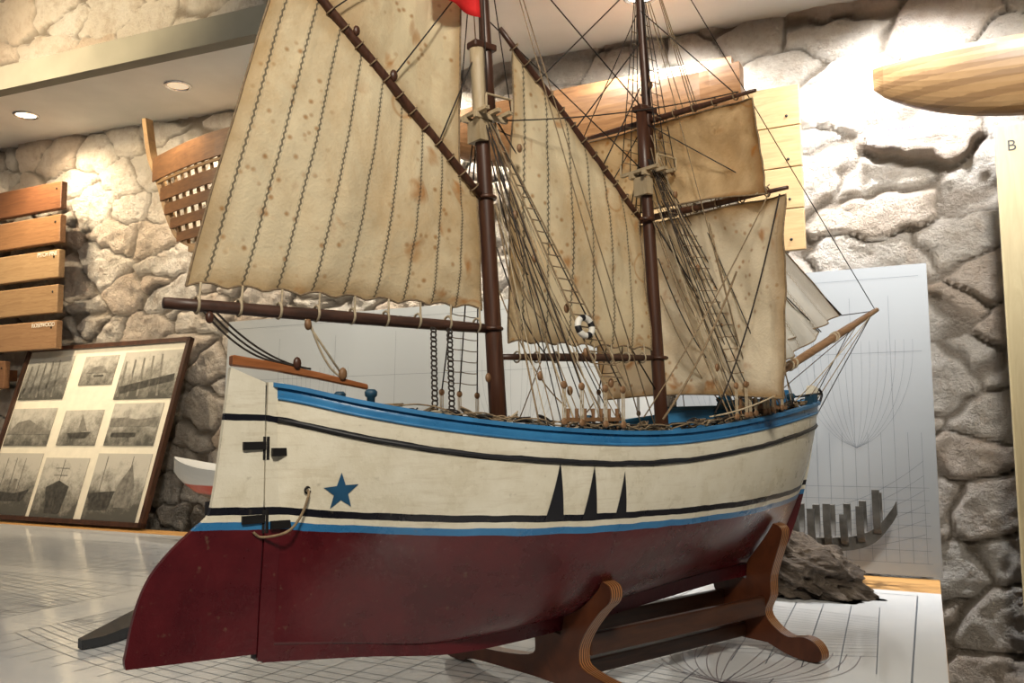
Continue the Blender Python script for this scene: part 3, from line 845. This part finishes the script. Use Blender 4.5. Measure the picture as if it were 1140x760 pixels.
# ------------------------------------------------------------------ drawing panels
def tilt_thing(name,label,cat,a,d,z,tilt,group=None):
    o=thing(name,label,cat,(0,0,0),0,group)
    o.matrix_world=Matrix.Translation(wp(a,d,z))@Matrix.Rotation(WR,4,'Z')@Matrix.Rotation(-tilt,4,'X')
    return o
k=NT('blueprint_paper'); ob=k.coord(); n=k.noise(ob,2,4)
m_bp=k.fin(k.mix(n,(.25,.27,.29),(.32,.34,.36)),.5)
k=NT('pale_drawing_paper'); ob=k.coord(); n=k.noise(ob,2,4)
m_bp2=k.fin(k.mix(n,(.46,.48,.48),(.56,.57,.56)),.5)
m_bl=simple('drawing_ink',(.13,.15,.18),.5)
def draw_panel(a0,a1,h,d,mat,label,tilt,pitch):
    o=tilt_thing('drawing_panel',label,'drawing',(a0+a1)/2,d,.9012,tilt); w=a1-a0
    v,f=box_g((0,.006,h/2),(w,.012,h)); mk('board',v,f,mat,o)
    L=[]
    nx=int(w/pitch)
    for i in range(1,nx): L.append([(-w/2+w*i/nx,.03),(-w/2+w*i/nx,h*(.45 if i%3 else .9))])
    for z in(.03,.06,.09,.12,.15,.18,.21,h-.22,h-.03): L.append([(-w/2+.02,z),(w/2-.02,z)])
    v,f=strips_g(L,.0008,lambda a,b:Vector((a,-.0006,b))); mk('grid_lines',v,f,m_bl,o)
    for cx in(-w*.25,w*.22):
        L=[]
        for k in range(1,8):
            for sg in(1,-1):
                L.append([(cx+sg*.14*k/7*(1-(1-t/16)**2.2)**.7,h*.40+.27*t/16) for t in range(17)])
        v,f=strips_g(L,.0006,lambda a,b:Vector((a,-.0008,b))); mk('section_curves',v,f,m_bl,o)
    L=[]
    for k in range(6):
        L.append([(-w/2+.03+(w-.06)*t/30,.05+.02*k+.05*((2*t/30-1)**2)*(1+.3*k)) for t in range(31)])
    v,f=strips_g(L,.0008,lambda a,b:Vector((a,-.0009,b))); mk('hull_curves',v,f,m_bl,o)
    return o
draw_panel(.50,1.142,.765,.005,m_bp,'blue-grey ship lines drawing board against the stone wall',.05,.03)
draw_panel(-1.19,.46,.76,-.005,m_bp2,'pale ship drawing board standing behind the model ship',.05,.08)

# ------------------------------------------------------------------ framed photo collage
fr=tilt_thing('framed_photo_collage','dark framed collage of nine old ship photographs leaning on wall','picture frame',-2.02,.035,.903,.29)
fw,fh=1.0,.76
m_frame=wood('frame_wood',(.035,.016,.01),(.09,.04,.022),.35,(20,20,3))
g=Geo()
for c,s_ in(((0,0,.009),(fw,.022,.018)),((0,0,fh-.009),(fw,.022,.018)),((-fw/2+.009,0,fh/2),(.018,.022,fh)),((fw/2-.009,0,fh/2),(.018,.022,fh))): g.add(*box_g(c,s_))
g.obj('frame',m_frame,fr)
box('mount',(0,.004,fh/2),(fw-.03,.006,fh-.03),simple('cream_mount',(.82,.76,.62),.25,0,.05),fr)
k=NT('sepia_photograph'); ob=k.coord(); oi=k.new('ShaderNodeObjectInfo')
mp=k.new('ShaderNodeMapping'); k.t.links.new(k.tc.outputs['Object'],mp.inputs[0]); cb=k.new('ShaderNodeCombineXYZ'); k.t.links.new(oi.outputs['Random'],cb.inputs[1])
vs=k.new('ShaderNodeVectorMath',operation='SCALE'); k.t.links.new(cb.outputs[0],vs.inputs[0]); vs.inputs['Scale'].default_value=20; k.t.links.new(vs.outputs[0],mp.inputs['Location'])
n=k.noise(mp.outputs[0],16,8,.75); zc=k.sep(k.tc.outputs['Object'])[2]
c=k.ramp(k.math('ADD',k.math('MULTIPLY',n,1.1),k.math('MULTIPLY',zc,2.6)),[(.3,(.10,.095,.08)),(.48,(.24,.225,.19)),(.6,(.38,.36,.31)),(.75,(.54,.51,.44))])
m_photo=k.fin(c,.22)
m_sil=simple('photo_silhouette',(.07,.065,.055),.3,0,.5,60); m_sil2=simple('photo_midtone',(.21,.195,.165),.3,0,.35,50)
L9=[('ship',-.330,.150,.29,.26),('bow',-.028,.140,.265,.245),('two',.300,.150,.30,.265),
    ('hill',-.330,.395,.285,.165),('boat',-.010,.390,.235,.150),('quay',.300,.402,.28,.175),
    ('timber',-.325,.615,.295,.195),('island',.0,.640,.205,.130),('timber',.305,.610,.33,.205)]
for ci,(kd,cx_,cz_,w_,h_) in enumerate(L9):
        g=Geo(); g.add(*box_g((0,0,0),(w_,.002,h_)),0); Yf=-.0018
        quad=lambda x0,z0,x1,z1,m=1:g.add([(x0,Yf,z0),(x1,Yf,z0),(x1,Yf,z1),(x0,Yf,z1)],[(0,1,2,3)],m)
        poly=lambda P_,m=1:g.add([(x*w_,Yf,z*h_) for x,z in P_],[tuple(range(len(P_)))],m)
        if kd=='ship':
            poly([(-.42,-.12),(-.36,-.28),(.30,-.28),(.42,-.08),(.1,-.16)])
            for x in(-.25,-.05,.15): quad(x*w_,-.15*h_,x*w_+.0025,.42*h_)
            poly([(.02,-.14),(.02,.08),(.10,.08),(.10,-.14)],2)
        if kd=='two':
            poly([(-.48,-.1),(-.42,-.34),(-.06,-.34),(.0,-.06)]); poly([(.05,-.3),(.02,.02),(.2,.34),(.33,.02),(.34,-.3)],2)
            for x in(-.3,.18): quad(x*w_,-.1*h_,x*w_+.0025,.46*h_)
        if kd=='bow':
            poly([(-.18,-.42),(-.30,.0),(-.04,.12),(.22,.02),(.16,-.42)]); poly([(-.04,.12),(-.05,-.42),(.0,-.42)],2); quad(-.04*w_,.1*h_,-.04*w_+.003,.47*h_)
            for z in(.2,.32): quad(-.2*w_,z*h_,.12*w_,z*h_+.002)
        if kd=='hill': poly([(-.48,-.2),(-.3,.12),(-.05,.2),(.2,.02),(.48,-.1),(.48,-.2)],2)
        if kd=='boat':
            poly([(-.30,-.16),(-.22,-.30),(.22,-.30),(.32,-.12)]); poly([(-.02,-.1),(-.02,.38),(.22,-.1)],2)
        if kd=='quay':
            poly([(-.48,-.05),(-.48,.14),(-.2,.16),(.1,.1),(.48,.18),(.48,-.05)],2); quad(-.4*w_,-.3*h_,.1*w_,-.2*h_)
        if kd=='island': poly([(-.35,-.1),(-.2,.1),(.05,.16),(.35,-.1)],2); quad(-.1*w_,-.22*h_,.2*w_,-.17*h_)
        if kd=='timber':
            for i in range(5): poly([(-.45+.17*i,-.45),(-.41+.17*i,-.45),(-.26+.15*i-.02*ci,.30+.03*i),(-.29+.15*i-.02*ci,.30+.03*i)],2)
            poly([(-.46,-.4),(.46,-.15),(.46,.0),(-.46,-.24)],1 if ci>7 else 2)
        ph=g.obj('photograph',[m_photo,m_sil,m_sil2],fr); ph.location=(cx_,-.001,cz_)

# ------------------------------------------------------------------ wood sample planks
m_pl=[wood('plank_wood_%s'%n,c1,c2,.4,(3,20,30)) for n,c1,c2 in(('walnut',(.10,.040,.018),(.18,.075,.032)),('cherry',(.21,.10,.043),(.32,.165,.073)),('oak',(.30,.18,.085),(.43,.28,.145)),('pine',(.25,.145,.07),(.38,.24,.12)),('larch',(.25,.135,.065),(.36,.21,.105)),('teak',(.16,.075,.035),(.24,.12,.057)))]
def text_mesh(name,txt,size,mat,parent,loc,rot=(math.pi/2,0,0),align='RIGHT'):
    cu=bpy.data.curves.new(name,'FONT'); cu.body=txt; cu.size=size; cu.align_x=align; cu.extrude=.0004
    to=bpy.data.objects.new('tmp',cu); col.objects.link(to); bpy.context.view_layer.update()
    me=bpy.data.meshes.new_from_object(to.evaluated_get(bpy.context.evaluated_depsgraph_get())); bpy.data.objects.remove(to)
    me.materials.clear(); me.materials.append(mat); o=bpy.data.objects.new(name,me); link(o,parent); o.location=loc; o.rotation_euler=rot; return o
m_txt=simple('white_lettering',(.80,.77,.68),.6,0,.05)
names=['','','PITCH PINE','','ROSEWOOD','']
for i,(zt) in enumerate((2.345,2.198,2.045,1.892,1.737,1.575)):
    L_=.80 if i<5 else .42
    o=thing('wood_sample_plank','horizontal varnished wood sample plank on the stone wall','wood plank',tuple(wp(-2.615 if i<5 else -2.765,-.10,zt-.0625)),WR,group='wood sample planks on the stone wall')
    box('plank',(0,0,0),(L_,.03,.122),m_pl[i],o,bev=.004)
    for x in(-L_*.37,L_*.37): box('wall_spacer',(x,.045,0),(.03,.06,.05),m_pl[0],o)
    for x in(-L_*.46,L_*.46):
        v,f=sphere_g((x,-.016,.03),.005,8,5,(1,.5,1)); mk('screw',v,f,m_iron,o,True)
    if names[i]: text_mesh('lettering',names[i],.026,m_txt,o,(.39,-.0160,.036))

# ------------------------------------------------------------------ boat frame model on the wall
bf=thing('boat_frame_model','unfinished wooden boat model with open ribs hung on wall','model boat',tuple(wp(-1.60,-.06,1.98)),WR)
m_pale=wood('oak_lath',(.20,.115,.05),(.31,.19,.085),.5,(8,8,8)); m_brn=wood('brown_plank',(.10,.046,.020),(.19,.09,.036),.4,(3,20,20))
st=smooth_line([(-.07,.535),(-.055,.46),(-.03,.36),(.02,.26),(.075,.12),(.14,.02),(.24,-.03)],5)
V=[];F=[]
for i,p in enumerate(st):
    for a,b in((-.011,-.018),(.011,-.018),(.011,.018),(-.011,.018)): V.append((p[0]+a,b,p[1]))
for i in range(len(st)-1):
    for k_ in range(4): F.append((i*4+k_,i*4+(k_+1)%4,(i+1)*4+(k_+1)%4,(i+1)*4+k_))
mk('stem_post',V,F,m_pale,bf)
stx=lambda z:interp([(-.03,.24),(.02,.14),(.12,.075),(.26,.02),(.36,-.03),(.46,-.055),(.54,-.07)],z)
for i,(z0,hh,mt) in enumerate(((.310,.095,m_brn),(.256,.010,m_pale),(.205,.052,m_brn),(.142,.040,m_brn),(.082,.038,m_brn),(.025,.036,m_brn))):
    V=[];F=[]; n=14
    for j in range(n+1):
        t=j/n; x=stx(z0)+t*(.85-stx(z0)); y=-.02-.10*math.sin(min(1,t*1.6)*math.pi/2)*(.4+z0*1.9); zz=z0+.03*t
        V+=[(x,y-.004,zz-hh/2),(x,y+.004,zz-hh/2),(x,y+.004,zz+hh/2),(x,y-.004,zz+hh/2)]
    for j in range(n):
        for k_ in range(4): F.append((j*4+k_,j*4+(k_+1)%4,(j+1)*4+(k_+1)%4,(j+1)*4+k_))
    F+=[(0,1,2,3),(n*4+3,n*4+2,n*4+1,n*4)]
    mk('plank',V,F,mt,bf)
for j in range(16):
    t=(j+1)/17; P_=[]
    for z0 in(.0,.05,.12,.2,.28,.35):
        x=.04+t*.80
        if x<stx(z0): continue
        tt=(x-stx(z0))/(.85-stx(z0)); y=-.002-.10*math.sin(min(1,tt*1.6)*math.pi/2)*(.4+z0*1.9); P_.append((x,y,z0+.03*tt))
    if len(P_)>1: tube('rib',P_,.007,m_pale,bf,6)
box('keel_piece',(.52,-.0,-.02),(.66,.03,.03),m_pale,bf)

# ------------------------------------------------------------------ half hulls
def half_hull(par,L,H,D,mat,full=.5,sheer=.03,name='half_hull',pw=3.2):
    V=[];F=[];n=36;m=12
    for i in range(n+1):
        q=i/n; br=max(0.0,(1-abs(2*q-1)**pw))**.75
        if q>.5 and full<.4: br=max(br,.62)
        for j in range(m+1):
            a=j/m*math.pi/2
            y=-D*br*math.cos(a)**.8; z=-H*math.sin(a)**1.0*(.35+.65*br)+sheer*(2*q-1)**2
            V.append((-L/2+L*q,y,z))
        V.append((-L/2+L*q,0,sheer*(2*q-1)**2))
    w=m+2
    for i in range(n):
        for j in range(w):
            a=i*w+j;b=i*w+(j+1)%w; F.append((a,b,b+w,a+w))
    F.append(tuple(range(w))); F.append(tuple(n*w+k_ for k_ in range(w-1,-1,-1)))
    return mk(name,V,F,mat,par)
hb=thing('half_hull_display','brown half hull model mounted on a pale planked backboard','half hull model',tuple(wp(.25,-.05,2.0)),WR)
m_backb=wood('pale_backboard',(.30,.19,.085),(.43,.29,.135),.45,(3,20,24))
for i in range(4):
    box('backboard_plank',(.325,0,-.213+.114*i),(.56,.02,.112),m_backb,hb,bev=.002)
for z in(.1,-.02,-.13,-.24):
    v,f=sphere_g((.57,-.011,z),.004,8,5,(1,.5,1)); mk('screw',v,f,m_iron,hb,True)
m_hh=wood('half_hull_wood',(.12,.055,.021),(.22,.11,.045),.35,(3,20,20))
o=half_hull(hb,1.0,.16,.09,m_hh,.3); o.location=(-.04,-.012,.225)
box('hull_mount_plank',(-.05,-.004,.215),(.96,.03,.16),m_hh,hb,bev=.003)
hh2=thing('half_hull_display','honey-coloured wooden half hull model mounted on the stone wall','half hull model',tuple(wp(1.50,-.05,2.165)),WR)
k=NT('laminated_honey_wood'); ob=k.coord(); zc=k.sep(ob)[2]; n=k.noise(k.coord('Object',(3,20,20)),3,5,.6,1)
bnd=k.math('GREATER_THAN',k.math('SINE',k.math('MULTIPLY_ADD',zc,170.0,k.math('MULTIPLY',n,2.0))),.2)
o=half_hull(hh2,.92,.16,.10,k.fin(k.mix(k.math('MULTIPLY',bnd,.5),k.mix(n,(.20,.115,.05),(.30,.185,.085)),(.10,.05,.022)),.4),.5,.025,pw=2.4)
box('hull_deck_board',(.02,-.0,.035),(.80,.03,.02),m_pale,hh2)
cd=thing('label_card','small white label card with a faint pink caption','label card',tuple(wp(1.088,-.172,2.052)),WR)
box('card',(0,0,0),(.155,.006,.050),simple('card_white',(.60,.60,.70),.6,0,.03),cd)
m_pink=simple('pink_caption_ink',(.36,.10,.20),.6,0,.1)
g=Geo()
for i in range(9): g.add(*box_g((-.03+.0085*i,-.0034,.008),(.006,.0006,.005+.002*(i%2))))
for i in range(7): g.add(*box_g((-.022+.0085*i,-.0034,-.007),(.006,.0006,.004)))
o=g.obj('caption',m_pink,cd)
bb=thing('lettered_board','tall pale yellow wooden board marked with a black letter B','sign board',tuple(wp(1.43,.02,0)),WR)
box('board',(0,0,1.385),(.25,.03,1.17),wood('pale_yellow_wood',(.48,.39,.22),(.58,.49,.29),.5,(20,20,2)),bb,bev=.003)
text_mesh('letter',"B",.036,m_black,bb,(-.092,-.0160,1.905),align='CENTER')

# ------------------------------------------------------------------ driftwood and frame model
k=NT('weathered_driftwood'); ob=k.coord('Object',(4,7,10)); n=k.noise(ob,3,8,.75,1.0)
k.bump(n,1.0,.015); m_drift=k.fin(k.ramp(n,[(.3,(.022,.015,.010)),(.5,(.09,.065,.045)),(.7,(.24,.19,.145))]),.8)
bm=bmesh.new(); bmesh.ops.create_icosphere(bm,subdivisions=6,radius=1)
for vt in bm.verts:
    p=vt.co.copy()
    dd,pp=noise.voronoi(Vector((p.x*2.1,p.y*2.6,p.z*2.8+p.x*.8)))
    r=1+.36*noise.fractal(p*1.8+Vector((3,1,2)),1,2,4)+.60*(dd[0]-.3)+.14*noise.ridged_multi_fractal(Vector((p.x*2.4,p.y*2.5+p.x,p.z*4)),1,2,4,1,2)-.10
    p=p*r; p.z=max(p.z*.62+.48-.36*p.x,-.0)
    vt.co=Vector((p.x*.125,p.y*.085,p.z*.100))
me=bpy.data.meshes.new('driftwood'); bm.to_mesh(me); bm.free(); me.materials.append(m_drift)
dw=bpy.data.objects.new('driftwood',me); link(dw); dw.location=wp(.848,.300,.8995); dw.rotation_euler=(0,0,WR-.15)
tag(dw,'gnarled weathered piece of driftwood on the table','driftwood')
fm=thing('hull_frame_model','small dark model of a ship keel with bare upright frames','ship frame model',tuple(wp(.875,.115,.9005)),WR)
m_fr=simple('grey_weathered_timber',(.075,.07,.063),.8,0,.4,40)
kl=smooth_line([(-.18,.125),(-.145,.097),(-.08,.084),(.0,.080),(.08,.087),(.13,.107),(.165,.147),(.180,.172)],5)
V=[];F=[]
for p in kl:
    for a,b in((-.008,-.016),(.008,-.016),(.008,.016),(-.008,.016)): V.append((p[0],a,p[1]+b))
for i in range(len(kl)-1):
    for k_ in range(4): F.append((i*4+k_,i*4+(k_+1)%4,(i+1)*4+(k_+1)%4,(i+1)*4+k_))
F+=[(0,1,2,3),tuple(len(V)-1-k_ for k_ in range(4))]
mk('keel',V,F,m_fr,fm)
for i in range(9):
    x=-.15+i*.036; w=.048*(1-((i-4)/6)**2)**.5; z0=interp([(p[0],p[1]) for p in kl],x)
    P_=smooth_line([(x,-w,z0+.086-.016*math.cos(i*2)),(x,-w*1.02,z0+.05),(x,-w*.7,z0+.015),(x,0,z0+.004),(x,w*.7,z0+.015),(x,w*1.02,z0+.05),(x,w,z0+.09)],4)
    V=[];F=[]
    for j,p in enumerate(P_):
        p=Vector(p); t=(Vector(P_[min(j+1,len(P_)-1)])-Vector(P_[max(j-1,0)])).normalized(); nn=Vector((0,-t.z,t.y))
        for a,b in((-1,-1),(1,-1),(1,1),(-1,1)): V.append(p+nn*a*.006+Vector((b*.008,0,0)))
    for j in range(len(P_)-1):
        for k_ in range(4): F.append((j*4+k_,j*4+(k_+1)%4,(j+1)*4+(k_+1)%4,(j+1)*4+k_))
    F+=[(0,1,2,3),tuple(len(V)-1-k_ for k_ in range(4))]
    mk('frame_timber',V,F,m_fr,fm)
g=Geo()
for x in(-.09,-.01): g.add(*box_g((x,0,.038),(.016,.05,.076)))
g.add(*box_g((-.03,0,.006),(.16,.06,.012))); g.obj('support_block',m_fr,fm)

# ------------------------------------------------------------------ small boat behind the rudder
sb=thing('small_model_boat','small white and red pointed model boat on dark stand','model boat',tuple(wp(-.90,.17,.9005)),WR)
V=[];F=[];n=24;m=10
for i in range(n+1):
    q=i/n; br=max(0,1-abs(2*q-1)**2)**.8
    for j in range(2*m+1):
        a=-math.pi/2+math.pi*j/(2*m)
        V.append((-.32+.64*q,.085*br*math.sin(a),.235-.115*math.cos(a)**.8*(.45+.55*br)+.04*(2*q-1)**2))
w=2*m+1
for i in range(n):
    for j in range(w-1): a=i*w+j; F.append((a,a+1,a+w+1,a+w))
    F.append((i*w,i*w+w,i*w+2*w-1,i*w+w-1))
k=NT('red_white_boat_paint'); z=k.sep(k.coord())[2]
k.fin(k.ramp(z,[(.0,(.02,.02,.025)),(.155,(.02,.02,.025)),(.158,(.5,.06,.03)),(.185,(.5,.06,.03)),(.187,(.60,.60,.58))]),.4)
mk('boat_hull',V,F,k.m,sb,False)
g=Geo()
for x in(-.12,.12): g.add(*box_g((x,0,.065),(.02,.08,.13)))
g.add(*box_g((0,0,.006),(.34,.09,.012))); g.obj('boat_stand',m_black,sb)
V,F=prism_g([(-.20,-.006),(-.17,-.024),(.20,-.06),(.22,.06),(.12,.064),(-.19,.010)],lambda a,b,t:Vector((a,b,t*(.45+.55*(a+.2)/.4) if t>0 else 0)),0,.034)
o=mk('wooden_wedge',V,F,simple('charred_wood',(.02,.022,.026),.5,0,.3,20),None)
tag(o,'flat blackened wooden wedge lying on the table','wooden wedge')
o.location=(-.700,1.735,.9000); o.rotation_euler=(0,0,math.radians(76))

# ------------------------------------------------------------------ recessed downlights
m_chrome=simple('chrome_ring',(.65,.65,.65),.2,1,.05)
DL=[(-3.15,(1,.78,.50),58),(-2.26,(1,.80,.54),62),(-1.37,(1,.84,.62),52),(-.37,(1,.92,.78),110),(.45,(1,.96,.90),130),(1.10,(.97,.98,1),105),(1.85,(1,.96,.88),48)]
for i,(a,c,e) in enumerate(DL):
    dl=thing('recessed_downlight','round chrome recessed downlight in the white soffit','ceiling light',tuple(wp(a,.06,CZ(a)-.001)),WR,group='downlights in the soffit')
    v,f=torus_g((0,0,-.002),.045,.007,None,28,8); mk('trim_ring',v,f,m_chrome,dl,True)
    n=24; v=[(.04*math.cos(2*math.pi*t/n),.04*math.sin(2*math.pi*t/n),-.003) for t in range(n)]
    mk('lamp_glass',v,[tuple(range(n))],emis('lamp_glow',c,.4 if i==2 else 9),dl)
    li=bpy.data.lights.new('downlight_lamp','SPOT'); li.energy=e; li.color=c; li.spot_size=math.radians(114); li.spot_blend=.9; li.shadow_soft_size=.04
    lo=bpy.data.objects.new('downlight_lamp',li); link(lo,dl); lo.location=(0,0,-.02); lo.rotation_euler=(math.radians(28),0,0)
def area(name,loc,target,size,e,c):
    li=bpy.data.lights.new(name,'AREA'); li.energy=e; li.color=c; li.size=size
    o=bpy.data.objects.new(name,li); link(o); o.location=loc
    o.rotation_euler=(Vector(target)-Vector(loc)).to_track_quat('-Z','Y').to_euler(); return o
def spot(name,loc,target,ang,e,c):
    li=bpy.data.lights.new(name,'SPOT'); li.energy=e; li.color=c; li.spot_size=math.radians(ang); li.spot_blend=.9; li.shadow_soft_size=.06
    o=bpy.data.objects.new(name,li); link(o); o.location=loc
    o.rotation_euler=(Vector(target)-Vector(loc)).to_track_quat('-Z','Y').to_euler(); return o
area('room_lamp',(.15,-.7,2.7),(.05,1.3,1.3),.30,46,(1,.91,.76))
area('room_lamp',(-1.5,.1,2.8),(-.6,1.5,1.1),.30,14,(1,.88,.70))
spot('fill_spot',tuple(wp(1.35,1.1,2.62)),tuple(wp(.95,-.2,2.15)),75,165,(1,.97,.92))  # added unseen fill, softens the grazing light on the right wall
spot('fill_spot',tuple(wp(.35,.75,2.60)),tuple(wp(.25,-.2,2.30)),80,80,(1,.96,.88))  # added unseen fill for the upper middle of the back wall
spot('fill_spot',tuple(wp(-2.2,1.3,2.62)),tuple(wp(-2.0,-.2,2.10)),80,110,(1,.83,.58))  # added unseen warm fill for the left part of the wall
spot('fill_spot',tuple(wp(-1.7,1.5,2.75)),tuple(wp(-1.6,.2,2.90)),70,190,(1,.80,.50))  # added unseen spot, brightens the stone above the lintel
spot('fill_spot',tuple(wp(1.75,1.75,2.45)),(.62,1.70,1.52),22,45,(1,.97,.92))  # added unseen narrow spot, brightens the jibs and bow
w=bpy.data.worlds.new('world'); sc.world=w; w.use_nodes=True
w.node_tree.nodes['Background'].inputs[0].default_value=(1,.95,.89,1); w.node_tree.nodes['Background'].inputs[1].default_value=.10

cd_=bpy.data.cameras.new('camera'); cd_.sensor_width=36; cd_.lens=974/1140*36; cd_.clip_start=.02
cam=bpy.data.objects.new('camera',cd_); link(cam)
cam.matrix_world=Matrix.Translation((0,0,1.28))@Matrix.Rotation(math.pi/2+math.radians(5.28),4,'X')@Matrix.Rotation(math.radians(-.6),4,'Z')
sc.camera=cam
